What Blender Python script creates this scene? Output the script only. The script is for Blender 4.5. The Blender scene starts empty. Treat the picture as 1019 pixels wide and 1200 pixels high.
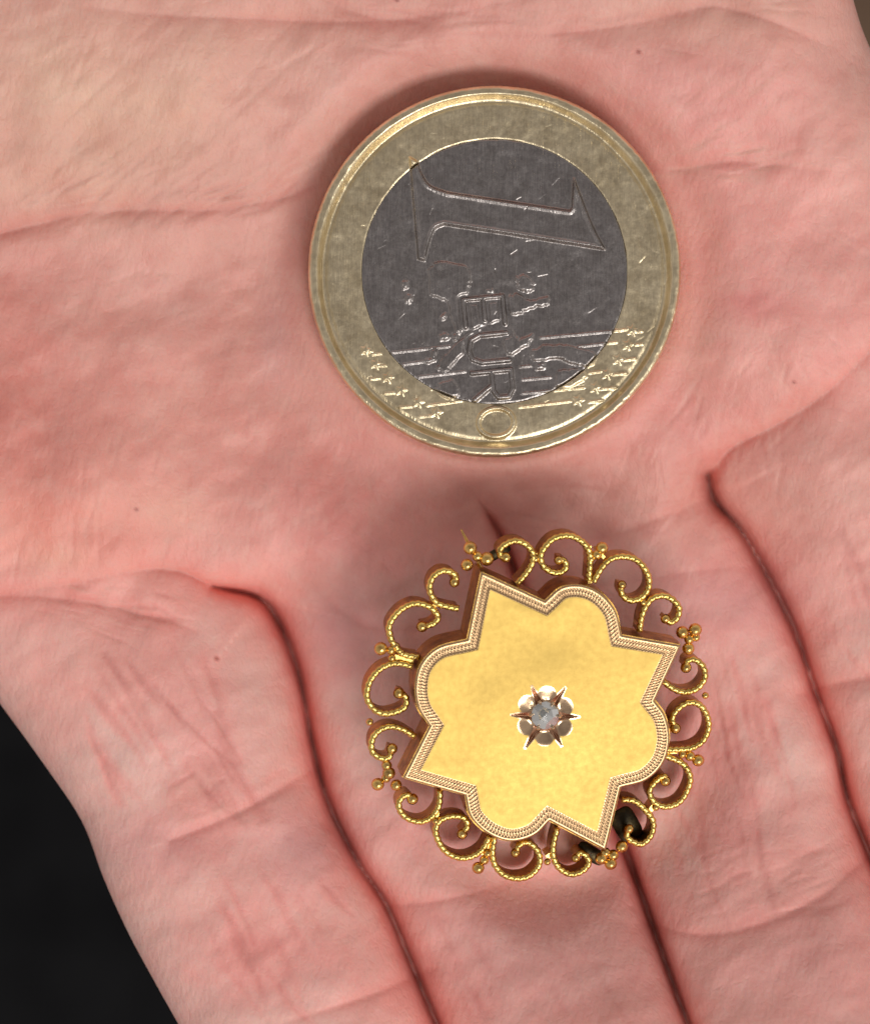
import bpy, math, random
import numpy as np
from mathutils import Matrix, Vector
rng = np.random.default_rng(7); random.seed(7)
S = bpy.context.scene
C = S.collection
# ------------------------------------------------------------------ camera, world, light
PX = 187.5            # photograph pixels per centimetre on the z=0 plane; 1 unit = 1 cm
CX, CY = 509.5, 600.0
D = 30.0              # camera height in cm
cam = bpy.data.cameras.new('camera'); co = bpy.data.objects.new('camera', cam); C.objects.link(co)
co.location = (0, 0, D); co.rotation_euler = (0, 0, 0)
cam.sensor_fit = 'VERTICAL'; cam.sensor_height = 24; cam.lens = 24 * D / (1200 / PX)
cam.clip_start = 0.5; cam.clip_end = 500
cam.dof.use_dof = True; cam.dof.focus_distance = D - 0.45; cam.dof.aperture_fstop = 0.22
S.camera = co
W = bpy.data.worlds.new('World'); S.world = W; W.use_nodes = True
wn = W.node_tree.nodes; wl = W.node_tree.links
bg = wn['Background']
tc = wn.new('ShaderNodeTexCoord'); nz = wn.new('ShaderNodeTexNoise'); nz.inputs['Scale'].default_value = 1.6; nz.inputs['Detail'].default_value = 2
cr = wn.new('ShaderNodeValToRGB')
cr.color_ramp.elements[0].position = .36; cr.color_ramp.elements[0].color = (.34, .31, .30, 1)
cr.color_ramp.elements[1].position = .66; cr.color_ramp.elements[1].color = (.56, .54, .53, 1)
wl.new(tc.outputs['Generated'], nz.inputs['Vector']); wl.new(nz.outputs['Fac'], cr.inputs['Fac']); sx = wn.new('ShaderNodeSeparateXYZ'); wl.new(tc.outputs['Generated'], sx.inputs[0])
c2 = wn.new('ShaderNodeValToRGB'); c2.color_ramp.elements[0].position = .15; c2.color_ramp.elements[0].color = (1.35, 1.33, 1.3, 1); c2.color_ramp.elements[1].position = .97; c2.color_ramp.elements[1].color = (.62, .62, .64, 1)
wl.new(sx.outputs['Z'], c2.inputs['Fac']); mxw = wn.new('ShaderNodeMix'); mxw.data_type = 'RGBA'; mxw.blend_type = 'MULTIPLY'; mxw.inputs[0].default_value = 1
wl.new(cr.outputs['Color'], mxw.inputs[6]); wl.new(c2.outputs['Color'], mxw.inputs[7]); wl.new(mxw.outputs[2], bg.inputs['Color'])
bg.inputs['Strength'].default_value = 0.95
def area(name, loc, size, power, col):
    l = bpy.data.lights.new(name, 'AREA'); l.shape = 'RECTANGLE'; l.size = size[0]; l.size_y = size[1]; l.energy = power; l.color = col
    o = bpy.data.objects.new(name, l); C.objects.link(o); o.location = loc
    o.rotation_euler = (Vector((0, 0, 0)) - Vector(loc)).to_track_quat('-Z', 'Y').to_euler()
area('window_light', (14, -26, 34), (22, 18), 11500, (1, .965, .925))
S.view_settings.view_transform = 'Standard'; S.view_settings.look = 'None'; S.view_settings.exposure = 0; S.view_settings.gamma = 1
S.render.engine = 'CYCLES'

# ------------------------------------------------------------------ helpers
def world(px, py, z):
    """point seen at photograph pixel (px,py) at height z (cm)"""
    k = (D - z) / D
    return np.stack([(px - CX) / PX * k, (CY - py) / PX * k, z + 0 * px], -1)
def mesh(name, V, F, mat, parent=None, smooth=True):
    V = np.asarray(V, float); F = np.asarray(F, int)
    used = np.unique(F); mp = np.full(len(V), -1); mp[used] = np.arange(len(used)); V = V[used]; F = mp[F]
    me = bpy.data.meshes.new(name); me.vertices.add(len(V)); me.vertices.foreach_set('co', V.astype(np.float32).ravel())
    n, k = F.shape
    me.loops.add(n * k); me.loops.foreach_set('vertex_index', F.astype(np.int32).ravel())
    me.polygons.add(n); me.polygons.foreach_set('loop_start', np.arange(0, n * k, k, dtype=np.int32))
    me.polygons.foreach_set('use_smooth', np.full(n, smooth)); me.update(calc_edges=True); me.validate()
    me.materials.append(mat)
    o = bpy.data.objects.new(name, me); C.objects.link(o)
    if parent: o.parent = parent
    return o, used
def tag(o, label=None, cat=None, group=None, kind=None):
    for k, v in (('label', label), ('category', cat), ('group', group), ('kind', kind)):
        if v: o[k] = v
    return o
def empty(name, M):
    o = bpy.data.objects.new(name, None); C.objects.link(o); o.matrix_world = M; o.empty_display_size = .1; return o
def lin(c):
    c = np.asarray(c, float) / 255.; return np.where(c <= .04045, c / 12.92, ((c + .055) / 1.055) ** 2.4)
def sm(a, b, x):
    t = np.clip((x - a) / (b - a), 0, 1); return t * t * (3 - 2 * t)
def polydist(x, y, P):
    """distance, side, interpolated attributes (cols 2..) to a polyline"""
    P = np.asarray(P, float); best = np.full(x.shape, 1e9); side = np.zeros(x.shape); A = [np.zeros(x.shape) for _ in range(P.shape[1] - 2)]
    for a, b in zip(P[:-1], P[1:]):
        dx, dy = b[0] - a[0], b[1] - a[1]; L2 = dx * dx + dy * dy + 1e-9
        t = np.clip(((x - a[0]) * dx + (y - a[1]) * dy) / L2, 0, 1)
        ex, ey = x - a[0] - t * dx, y - a[1] - t * dy
        d = np.hypot(ex, ey); m = d < best
        best = np.where(m, d, best); side = np.where(m, np.sign(dx * (y - a[1]) - dy * (x - a[0])), side)
        for i in range(len(A)): A[i] = np.where(m, a[2 + i] + (b[2 + i] - a[2 + i]) * t, A[i])
    return best, side, A
def smooth_poly(P, n=6):
    """Catmull-Rom through the points"""
    P = np.asarray(P, float); Q = np.vstack([2 * P[0] - P[1], P, 2 * P[-1] - P[-2]]); out = []
    for i in range(1, len(Q) - 2):
        for t in np.arange(n) / n:
            out.append(.5 * ((2 * Q[i]) + (-Q[i-1] + Q[i+1]) * t + (2*Q[i-1] - 5*Q[i] + 4*Q[i+1] - Q[i+2]) * t**2 + (-Q[i-1] + 3*Q[i] - 3*Q[i+1] + Q[i+2]) * t**3))
    out.append(P[-1]); return np.array(out)
def resample(P, step):
    P = np.asarray(P, float); d = np.r_[0, np.cumsum(np.linalg.norm(np.diff(P[:, :2], axis=0), axis=1))]
    n = max(2, int(round(d[-1] / step)) + 1); s = np.linspace(0, d[-1], n)
    return np.stack([np.interp(s, d, P[:, i]) for i in range(P.shape[1])], 1), s
def vnoise(x, y, s, seed):
    """smooth value noise, -1..1"""
    r = np.random.default_rng(seed).uniform(-1, 1, (64, 64)); u, v = x / s + 31.7, y / s + 17.3
    i, j = np.floor(u).astype(int), np.floor(v).astype(int); f, g = u - i, v - j; f = f*f*(3-2*f); g = g*g*(3-2*g)
    q = lambda a, b: r[a % 64, b % 64]
    return (q(i, j)*(1-f) + q(i+1, j)*f)*(1-g) + (q(i, j+1)*(1-f) + q(i+1, j+1)*f)*g

class NT:
    def __init__(s, name):
        s.m = bpy.data.materials.new(name); s.m.use_nodes = True; s.n = s.m.node_tree.nodes; s.l = s.m.node_tree.links; s.b = s.n['Principled BSDF']
        s.tc = s.n.new('ShaderNodeTexCoord').outputs['Object']
    def noise(s, scale, detail=4, rough=.55, vec=None, dist=0):
        n = s.n.new('ShaderNodeTexNoise'); n.inputs['Scale'].default_value = scale; n.inputs['Detail'].default_value = detail
        n.inputs['Roughness'].default_value = rough; n.inputs['Distortion'].default_value = dist; s.l.new(vec or s.tc, n.inputs['Vector']); return n.outputs['Fac']
    def mapping(s, scale=(1,1,1), rot=(0,0,0)):
        n = s.n.new('ShaderNodeMapping'); n.inputs['Scale'].default_value = scale; n.inputs['Rotation'].default_value = rot; s.l.new(s.tc, n.inputs['Vector']); return n.outputs['Vector']
    def ramp(s, fac, stops):
        r = s.n.new('ShaderNodeValToRGB'); e = r.color_ramp.elements
        while len(e) < len(stops): e.new(.5)
        for q, (p, c) in zip(e, stops): q.position = p; q.color = (*c, 1) if not np.isscalar(c) else (c, c, c, 1)
        s.l.new(fac, r.inputs['Fac']); return r.outputs['Color']
    def math(s, op, a, b=0.):
        n = s.n.new('ShaderNodeMath'); n.operation = op
        for i, v in enumerate((a, b)):
            if isinstance(v, (int, float)): n.inputs[i].default_value = v
            else: s.l.new(v, n.inputs[i])
        return n.outputs[0]
    def mix(s, fac, a, b, mode='MIX'):
        n = s.n.new('ShaderNodeMix'); n.data_type = 'RGBA'; n.blend_type = mode
        for i, v in ((0, fac), (6, a), (7, b)):
            if isinstance(v, (int, float)): n.inputs[i].default_value = v
            elif isinstance(v, tuple): n.inputs[i].default_value = (*v, 1)
            else: s.l.new(v, n.inputs[i])
        return n.outputs[2]
    def bump(s, h, strength, dist, prev=None):
        n = s.n.new('ShaderNodeBump'); n.inputs['Strength'].default_value = strength; n.inputs['Distance'].default_value = dist
        s.l.new(h, n.inputs['Height'])
        if prev: s.l.new(prev, n.inputs['Normal'])
        return n.outputs['Normal']
    def set(s, **k):
        for a, v in k.items():
            i = s.b.inputs[a.replace('_', ' ')]
            if isinstance(v, (int, float)): i.default_value = v
            elif isinstance(v, tuple): i.default_value = (*v, 1) if len(v) == 3 and i.type == 'RGBA' else v
            else: s.l.new(v, i)
        return s

# ------------------------------------------------------------------ materials
def skin_mat():
    t = NT('skin')
    a = t.n.new('ShaderNodeAttribute'); a.attribute_name = 'skin_tone'
    n1 = t.noise(1.6, 3, .6); n2 = t.noise(7, 3, .6); n3 = t.noise(46, 2, .6)
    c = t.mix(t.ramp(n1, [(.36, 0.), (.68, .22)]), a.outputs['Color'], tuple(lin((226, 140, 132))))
    c = t.mix(t.ramp(n2, [(.42, 0.), (.72, .22)]), c, tuple(lin((238, 204, 190))))
    c = t.mix(t.ramp(n3, [(.5, 0.), (.78, .12)]), c, tuple(lin((190, 120, 112))))
    v = t.n.new('ShaderNodeTexVoronoi'); v.feature = 'DISTANCE_TO_EDGE'; v.inputs['Scale'].default_value = 11
    mp = t.mapping((1.5, .75, 1), (0, 0, math.radians(-24)))
    wob = t.n.new('ShaderNodeVectorMath'); wob.operation = 'ADD'
    nn = t.n.new('ShaderNodeTexNoise'); nn.inputs['Scale'].default_value = 5; t.l.new(t.tc, nn.inputs['Vector'])
    sc = t.n.new('ShaderNodeVectorMath'); sc.operation = 'SCALE'; sc.inputs['Scale'].default_value = .25; t.l.new(nn.outputs['Color'], sc.inputs[0])
    t.l.new(mp, wob.inputs[0]); t.l.new(sc.outputs[0], wob.inputs[1]); t.l.new(wob.outputs[0], v.inputs['Vector'])
    cell = t.ramp(v.outputs['Distance'], [(0, 0.), (.12, 1.)])
    # papillary ridges
    wv = t.n.new('ShaderNodeTexWave'); wv.inputs['Scale'].default_value = 6.5; wv.inputs['Distortion'].default_value = 5; wv.inputs['Detail'].default_value = 2; wv.inputs['Detail Scale'].default_value = .35
    t.l.new(t.mapping((1, 1, 1), (0, 0, math.radians(20))), wv.inputs['Vector'])
    st = t.noise(9, 3, .6, t.mapping((2.2, .5, 1), (0, 0, math.radians(-22))), .6)
    nb = t.bump(n2, .2, .05); nb = t.bump(cell, .10, .012, nb); nb = t.bump(wv.outputs['Fac'], .13, .004, nb); nb = t.bump(st, .14, .03, nb); nb = t.bump(n3, .25, .006, nb)
    t.set(Base_Color=c, Roughness=t.ramp(n2, [(.3, .46), (.7, .62)]), Normal=nb, Subsurface_Weight=.32, Subsurface_Radius=(1., .34, .22), Subsurface_Scale=.075, Specular_IOR_Level=.42)
    return t.m
def metal(name, base, dark, rough=(.25, .45), scale=14, dirt=(.45, .7, .5), bump=.15, scratch=0., metallic=1.0, mult=1):
    t = NT(name)
    n = t.noise(scale, 4, .65); n2 = t.noise(scale * 5, 2, .6)
    c = t.mix(t.ramp(n, [(dirt[0], 0.), (dirt[1], dirt[2])]), tuple(base), tuple(dark))
    nb = t.bump(n2, bump, .004)
    if scratch:
        for i, ang in enumerate((12, 63, -38)):
            s = t.noise(16, 1, .7, t.mapping((9, .35, 1), (0, 0, math.radians(ang))), .3)
            s = t.ramp(s, [(.60, 0.), (.66, 1.)]); nb = t.bump(s, scratch, .003, nb)
    t.set(Base_Color=c, Metallic=metallic, Roughness=t.ramp(n2, [(.3, rough[0]), (.7, rough[1])]), Normal=nb)
    return t.m
M_skin = skin_mat()
M_nickel = metal('worn_nickel', (.40, .37, .355), (.24, .215, .20), (.26, .38), 10, (.4, .75, .7), .25, .35)
M_brass = metal('worn_brass', (.90, .77, .52), (.58, .47, .29), (.29, .42), 7, (.38, .72, .75), .25, .3)
M_plate = metal('satin_gold', (.65, .455, .13), (.63, .43, .12), (.5, .56), 5, (.5, .8, .4), .08, .05)
M_wall = metal('old_gold', (.62, .37, .09), (.20, .11, .035), (.3, .45), 9, (.4, .65, .8), .2)
M_wire = metal('gold_wire', (.95, .66, .19), (.40, .24, .07), (.2, .36), 12, (.45, .72, .7), .2)
M_bead = metal('gold_bead', (.86, .56, .18), (.36, .19, .07), (.18, .32), 12, (.45, .72, .6), .1)
M_border = metal('rose_gold', (.60, .40, .215), (.46, .28, .15), (.26, .4), 16, (.45, .75, .6), .1)
M_setting = metal('polished_rose_gold', (.80, .57, .36), (.6, .40, .25), (.14, .24), 20, (.45, .8, .4), .05)
M_cut = metal('darkened_cut', (.50, .28, .17), (.30, .15, .09), (.2, .35), 20)
M_tarnish = metal('tarnished_metal', (.09, .07, .035), (.03, .025, .018), (.4, .6), 14, (.35, .6, .9), .3)
t = NT('diamond'); t.set(Base_Color=(.30, .31, .29), Roughness=.05, IOR=2.2, Transmission_Weight=.35, Metallic=.0); M_dia = t.m
t = NT('black_cloth')
wv = t.n.new('ShaderNodeTexWave'); wv.inputs['Scale'].default_value = 6; t.l.new(t.tc, wv.inputs['Vector'])
t.set(Base_Color=t.ramp(t.noise(1.2, 5), [(.35, (.006, .006, .0068)), (.7, (.011, .011, .012))]), Roughness=.95, Specular_IOR_Level=.1, Normal=t.bump(wv.outputs['Fac'], .3, .03)); M_cloth = t.m
t = NT('brown_wood')
g = t.noise(1.1, 6, .6, t.mapping((6, .5, 1), (0, 0, .3)), 1.)
t.set(Base_Color=t.ramp(g, [(.3, (.10, .055, .03)), (.7, (.20, .12, .07))]), Roughness=.5, Normal=t.bump(g, .2, .02)); M_wood = t.m

# ------------------------------------------------------------------ hand: height of the skin in pixels
G1 = smooth_poly([(250,688,.05,14),(300,699,.45,34),(326,728,.8,40),(350,790,.9,30),(366,870,1,26),(384,938,1,24),(418,1008,1,24),(452,1060,1,26),(478,1120,1,26),(512,1200,1,28),(570,1330,1,30),(680,1560,1,30),(800,1800,1,30),(860,1950,1,30)])
G2 = smooth_poly([(560,585,.0,6),(590,635,.35,16),(625,730,.6,26),(680,870,.8,30),(728,985,1,32),(752,1050,1,30),(780,1130,1,26),(806,1200,1,24),(860,1330,1,26),(960,1560,1,30),(1060,1800,1,30),(1110,1950,1,30)])
G3 = smooth_poly([(829,557,.3,44),(838,588,.6,40),(868,622,.8,30),(903,682,.95,26),(932,742,1,26),(955,810,1,26),(980,878,1,26),(994,940,1,26),(1024,1015,1,26),(1060,1100,1,26),(1100,1200,1,26),(1160,1330,1,26),(1250,1560,1,30),(1340,1800,1,30),(1390,1950,1,30)])
F1 = smooth_poly([(-160,735,.0,4),(-60,712,.2,7),(20,694,.3,10),(80,684,.35,13),(150,670,.5,16),(205,668,.8,22),(250,686,1,34),(300,699,1,34)])
F3 = smooth_poly([(1160,250,.3,8),(1070,350,.4,14),(1019,410,.5,18),(965,462,.6,24),(905,500,.8,30),(858,524,.9,36),(829,557,.9,44)])
LEFT = smooth_poly([(-330,-700),(-340,-400),(-330,-100),(-300,100),(-255,300),(-190,480),(-110,660),(-40,768),(0,824),(50,893),(96,962),(122,1030),(150,1092),(180,1148),(212,1205),(300,1360),(430,1600),(560,1850),(600,1950)])
RIGHT = smooth_poly([(930,-700),(945,-400),(968,-150),(990,-40),(1002,10),(1016,50),(1046,110),(1110,210),(1180,340),(1240,500),(1300,700),(1370,900),(1430,1050),(1500,1250),(1600,1560),(1690,1800),(1730,1950)])
CR = [  # palm and finger creases: x, y, depth, half width above, half width below
 ([(-60,292,7),(0,274,8),(50,262,8),(100,250,7),(180,246,8),(250,246,8),(310,236,7),(365,222,5)], 26, 14),
 ([(700,205,3),(750,200,6),(800,198,6),(850,190,6),(905,193,4),(960,200,2)], 20, 12),
 ([(100,8,2),(190,18,4),(300,22,6),(400,26,6),(480,22,4),(560,10,3)], 26, 18),
 ([(560,42,2),(640,40,5),(720,32,5),(800,14,6),(840,8,6),(900,24,6),(960,50,3)], 22, 16),
 ([(380,-4,2),(420,16,4),(500,26,3)], 12, 10),
 ([(-40,700,2),(60,700,6),(130,712,7),(200,728,6),(230,740,2)], 16, 20),
 ([(200,985,7),(245,968,7),(295,945,7),(340,918,6),(372,898,4)], 16, 26),
 ([(330,1200,3),(400,1178,6),(450,1160,6),(505,1135,4)], 20, 20),
 ([(455,1062,5),(520,1055,5),(600,1035,5),(700,1010,4)], 18, 22),
 ([(760,1085,4),(830,1096,7),(900,1080,7),(960,1052,7),(1010,1010,6),(1060,985,4)], 18, 26),
 ([(650,625,2),(700,632,4),(760,612,5),(830,585,3)], 14, 16),
 ([(640,700,1),(740,682,3),(830,668,3),(890,664,2)], 14, 18),
 ([(940,812,4),(985,800,5),(1040,790,4)], 12, 18),
 ([(330,660,0),(380,700,4),(430,735,5),(480,740,3)], 22, 16),
]
def hand_h(x, y):
    z = 95*((np.minimum(y, 620)-620)/620)**2 + 105*((np.maximum(y, 620)-620)/600)**1.6 * np.where(y > 1300, 1, 1) + 34*((x-520-.12*(y-600))/500)**2
    z = z + 75*sm(420, 700, x-.25*(y-1000))*(np.clip(y-900, 0, 420)/300)**1.7
    def g(cx, cy, rx, ry, a, rot=0):
        c, s = math.cos(rot), math.sin(rot); u = (x-cx)*c+(y-cy)*s; v = -(x-cx)*s+(y-cy)*c
        return a*np.exp(-(u/rx)**2-(v/ry)**2)
    z = z + g(60,560,190,105,42,.1) + g(395,620,110,75,26,.3) + g(900,400,150,105,46,-.3) + g(120,90,300,140,34) + g(700,110,200,80,12)
    z = z - g(560,600,120,60,14) - g(230,330,200,60,10) + g(760,520,60,50,14,.3) + g(450,740,50,40,8)
    z = z + g(140,800,120,80,12) + g(860,90,120,80,10) + g(420,330,60,120,-5)+ g(980,560,80,60,16)
    z = z + g(640,540,70,50,7) + g(60,380,140,50,8)
    for P, Wd in ((G1, 112), (G2, 120), (G3, 112)):
        d, s, (a, dep) = polydist(x, y, P)
        q = np.clip(1 - d / Wd, 0, 1); ds = np.sqrt(d*d+9); z = z - a * 78 * (1 - np.sqrt(np.clip(1 - .93*q * q, 0, 1))) - (8 + dep * .55) * a * np.exp(-(ds / 15.)) - (a * (45+18*vnoise(x, y, 38, 61)) + 2.1 * dep) * np.exp(-np.sqrt(d*d+3.) / 3.6)
    for P, w_up, w_dn in ((F1, 26, 60), (F3, 24, 62)):
        d, s, (a, dep) = polydist(x, y, P)
        up = (s < 0) if P is F1 else (s > 0)
        w = np.where(up, w_up, w_dn)
        q = np.clip(1 - d / (w * 2.2), 0, 1)
        z = z - dep * .55 * a * (1 - np.sqrt(np.clip(1 - q*q, 0, 1))) - dep * .35 * np.exp(-np.sqrt(d*d+6) / np.where(up, 9., 16.))
    for P, wu, wd in CR:
        d, s, (dep,) = polydist(x, y, smooth_poly(P, 4)); w = np.where(s < 0, wu, wd)
        z = z - dep * (.55 * np.exp(-(d / w)**2 * 1.2) + .6 * np.exp(-np.sqrt(d*d+2) / 4.5))
    z = z + 8*vnoise(x, y, 95, 3) + 3.6*vnoise(x, y, 42, 4) + 1.2*vnoise(x+.5*y, y, 19, 5)
    for P in (LEFT, RIGHT):
        d, s, _ = polydist(x, y, P); R = 125.
        q = np.clip(1 - d / R, 0, 1); z = z - R * (1 - np.sqrt(np.clip(1 - q * q, 0, 1)))
    return z

# ---- the coin and the brooch rest on the hand: find their planes
CCX, CCY, CR_ = 579., 321., 218.
yy, xx = np.mgrid[-CR_:CR_:40j, -CR_:CR_:40j]; m = xx**2+yy**2 < (CR_*.98)**2
tx, ty = 0.012, 0.02            # coin slope dz/dx, dz/dy(down) in the picture
hz = hand_h(CCX+xx[m], CCY+yy[m]) - (tx*xx[m]+ty*yy[m])
COIN_Z = float(np.percentile(hz, 72))              # px: height of the coin's underside at its centre
BX, BY = 629., 828.
TILT = math.radians(12.5); TD = np.array([.6, .8])  # leans towards lower right
sl = math.tan(TILT)
hb = hand_h(BX+xx[m]*.93, BY+yy[m]*.93) + sl*(TD[0]*xx[m]*.93+TD[1]*yy[m]*.93)
BROOCH_Z = float(np.percentile(hb, 93))
print('coin z', COIN_Z, 'brooch z', BROOCH_Z)

# ---- grid
ys = np.r_[np.arange(-640, -24, 14), np.arange(-24, 1226, 2.1), np.arange(1226, 1960, 12)]
nc = 620
u = np.linspace(0, 1, nc); fu = .88*u + .12*(.5 - .5*np.cos(np.pi*u))
e = 24; edge = (np.arange(e)/e)**2 * (fu[e] if True else 1); fu[:e] = edge; fu[-e:] = 1 - edge[::-1]
X0 = np.interp(ys, LEFT[:, 1], LEFT[:, 0]); X1 = np.interp(ys, RIGHT[:, 1], RIGHT[:, 0])
Y = np.repeat(ys[:, None], nc, 1); X = X0[:, None] + (X1-X0)[:, None]*fu[None]
Z = hand_h(X, Y)
Zmid0 = Z.copy()
# colour of the skin (blood and callus, with some light and shade painted in)
col = np.ones(X.shape + (3,)) * np.array([227., 174., 164.])
def tint(cx, cy, rx, ry, c, a, rot=0):
    cc, s = math.cos(rot), math.sin(rot); p = (X-cx)*cc+(Y-cy)*s; q = -(X-cx)*s+(Y-cy)*cc
    c = np.array(c, float)
    if 130 < c[1] < 168: c = c*np.array([1.09, 1.12, 1.12])
    w = (a*np.exp(-(p/rx)**2-(q/ry)**2))[..., None]; col[:] = col*(1-w) + np.array(c, float)*w
w = sm(560, 720, Y)[..., None]; col[:] = col*(1-.6*w) + np.array([219., 165, 160])*.8*w
tint(110, 110, 190, 120, (226,194,170), .8); tint(60, 210, 120, 50, (226,190,168), .6); tint(300, 30, 240, 40, (224,182,166), .6)
tint(840, 25, 130, 45, (222,190,172), .8); tint(1000, 120, 50, 90, (222,180,166), .5); tint(520, 90, 110, 70, (206,158,150), .4)
tint(20, 470, 90, 150, (214,128,118), .6); tint(60, 610, 150, 60, (222,140,124), .6); tint(200, 500, 150, 90, (228,160,150), .6)
tint(400, 600, 120, 100, (213,138,134), .6); tint(200, 600, 40, 30, (236,186,166), .6); tint(70, 655, 40, 16, (238,180,160), .6)
tint(820, 120, 170, 90, (215,149,145), .6); tint(900, 320, 180, 130, (232,166,160), .8); tint(780, 500, 110, 60, (214,140,136), .6); tint(1000, 420, 60, 90, (220,152,146), .6)  # big tint on the right pad paints it brighter, as if sloped to the light
tint(880, 355, 36, 20, (214,128,128), .4); tint(700, 1130, 240, 90, (196,144,140), .6); tint(960, 1110, 90, 110, (200,148,144), .6); tint(210, 365, 20, 14, (216,180,172), .6); tint(320, 400, 22, 60, (190,150,152), .35)  # the two widest tints paint shade onto the lower right fingers
tint(170, 380, 140, 30, (206,150,140), .4); tint(100, 700, 120, 24, (214,144,136), .5); tint(380, 690, 50, 30, (220,170,158), .5); tint(110, 780, 100, 60, (200,146,138), .5)
tint(400, 740, 50, 60, (178,134,138), .5); tint(360, 990, 60, 50, (186,146,148), .6); tint(190, 990, 70, 40, (182,138,138), .5)
tint(290, 1120, 70, 60, (206,136,132), .55); tint(240, 860, 60, 100, (196,138,134), .5, -.5); tint(225, 930, 40, 12, (224,168,156), .5, -.5)
tint(860, 700, 110, 50, (190,140,142), .6); tint(840, 900, 40, 110, (194,134,132), .5, -.3); tint(940, 1030, 60, 40, (208,160,152), .5); tint(990, 620, 50, 90, (200,146,138), .6)
tint(600, 1110, 100, 60, (200,146,142), .5); tint(500, 960, 60, 60, (198,142,140), .5)
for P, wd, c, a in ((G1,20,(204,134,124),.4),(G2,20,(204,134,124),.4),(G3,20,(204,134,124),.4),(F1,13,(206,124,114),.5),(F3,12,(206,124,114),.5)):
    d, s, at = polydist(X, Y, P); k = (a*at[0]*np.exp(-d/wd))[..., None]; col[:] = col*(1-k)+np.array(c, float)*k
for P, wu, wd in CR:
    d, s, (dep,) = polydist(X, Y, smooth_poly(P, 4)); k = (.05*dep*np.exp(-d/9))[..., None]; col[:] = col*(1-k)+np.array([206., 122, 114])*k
col += (7*vnoise(X, Y, 60, 11) + 5*vnoise(X, Y, 24, 12) + 3*vnoise(X, Y, 9, 13))[..., None]*np.array([.7, 1., 1.])
# fine wrinkles: (start, direction degrees, length) strands
def strand(x0, y0, ang, L, dep, w, pale=0., red=0., bend=.0):
    n = max(4, int(L/14)); a = math.radians(ang); P = [(x0, y0, 0.)]; x, y = x0, y0
    for i in range(1, n+1):
        a += random.gauss(0, .07) + bend/n; x += math.cos(a)*L/n; y += math.sin(a)*L/n; P.append((x, y, math.sin(math.pi*i/n)**.6 if i < n else 0.))
    P = np.array(P); lo, hi = P.min(0), P.max(0); r0, r1 = np.searchsorted(ys, (lo[1]-14, hi[1]+14))
    if r1 - r0 < 2: return
    c0 = max(0, int(np.searchsorted(X[r0:r1].max(0), lo[0]-14))); c1 = int(np.searchsorted(X[r0:r1].min(0), hi[0]+14))
    if c1 - c0 < 2: return
    sx = (slice(r0, r1), slice(c0, c1)); d, s, (k,) = polydist(X[sx], Y[sx], P)
    Z[sx] -= dep*k*np.exp(-(d/w)**2)
    if pale: q = (pale*k*np.exp(-((d-w*1.0)/(w*.8))**2)*(s > 0))[..., None]; col[sx] = col[sx]*(1-q)+np.array([238., 200, 184])*q
    if red: q = (red*k*np.exp(-(d/(w*1.5))**2))[..., None]; col[sx] = col[sx]*(1-q)+np.array([170., 92, 88])*q
R = random.uniform
for i in range(26): strand(R(90, 250), R(735, 900), R(52, 64), R(60, 150), R(.5, 1.6), R(2.5, 4.5), 0, R(.05, .25))
for i in range(24): strand(R(230, 400), R(1000, 1140), R(58, 68), R(50, 120), R(.4, 1.3), R(2.5, 4.5), 0, R(.03, .2))
for i in range(30): strand(R(770, 900), R(740, 960), R(68, 82), R(60, 150), R(.4, 1.5), R(2.4, 4.2), R(0, .12), R(.05, .22))
for i in range(16): strand(R(500, 700), R(1040, 1160), R(60, 72), R(50, 110), R(.3, 1.), R(2.4, 4.2), 0, R(.02, .12))
for i in range(14): strand(R(960, 1019), R(560, 760), R(60, 75), R(50, 110), R(.3, 1.), R(2.4, 4.2), 0, R(.02, .15))
for i in range(20): strand(R(190, 320), R(915, 975), R(-36, -22), R(20, 60), R(.3, .9), R(2, 3.5), R(0, .35), R(0, .1))
for i in range(18): strand(R(800, 960), R(1000, 1090), R(-34, -12), R(30, 90), R(.5, 1.6), R(2, 3.5), R(0, .25), R(0, .1))
for i in range(60):
    x = R(-10, 330); strand(x, 262-.07*x+R(-32, 18), R(-48, -8), R(30, 110), R(.4, 1.8), R(1.8, 3.4), R(.1, .5), R(0, .12))
for i in range(30): strand(R(0, 330), R(60, 230), R(-60, -35), R(40, 150), R(.4, 1.1), R(2, 4), R(0, .18), 0)
for i in range(20): strand(R(730, 880), R(110, 190), R(-50, -25), R(40, 120), R(.3, 1.), R(1.8, 3), R(.1, .35), 0)
for i in range(24): strand(R(760, 880), R(170, 215), R(-24, -2), R(30, 100), R(.4, 1.4), R(1.6, 2.8), R(.1, .5), 0)
for i in range(46): strand(R(20, 460), R(440, 640), R(74, 112), R(20, 80), R(.3, 1.2), R(1.6, 3), R(.05, .35), R(0, .1))
for i in range(26): strand(R(40, 330), R(320, 420), R(-30, -5), R(20, 70), R(.3, .9), R(1.6, 3), R(.05, .3), 0)
for i in range(36): strand(R(740, 960), R(400, 540), R(84, 128), R(20, 80), R(.3, 1.2), R(1.6, 3), R(.05, .35), R(0, .1))
for i in range(30): strand(R(820, 1010), R(220, 420), R(20, 70), R(30, 100), R(.3, .8), R(2, 3.5), R(.0, .15), 0)
for i in range(26): strand(R(30, 230), R(680, 730), R(4, 22), R(30, 90), R(.4, 1.3), R(2, 3.4), R(.05, .3), R(0, .15))
for i in range(20): strand(R(340, 500), R(560, 700), R(40, 140), R(24, 70), R(.3, 1.), R(2, 3.4), R(.05, .25), 0)
for i in range(24): strand(R(560, 830), R(545, 640), R(-30, 10), R(30, 90), R(.3, 1.), R(2, 3.4), R(.0, .2), R(0, .1))
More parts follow.
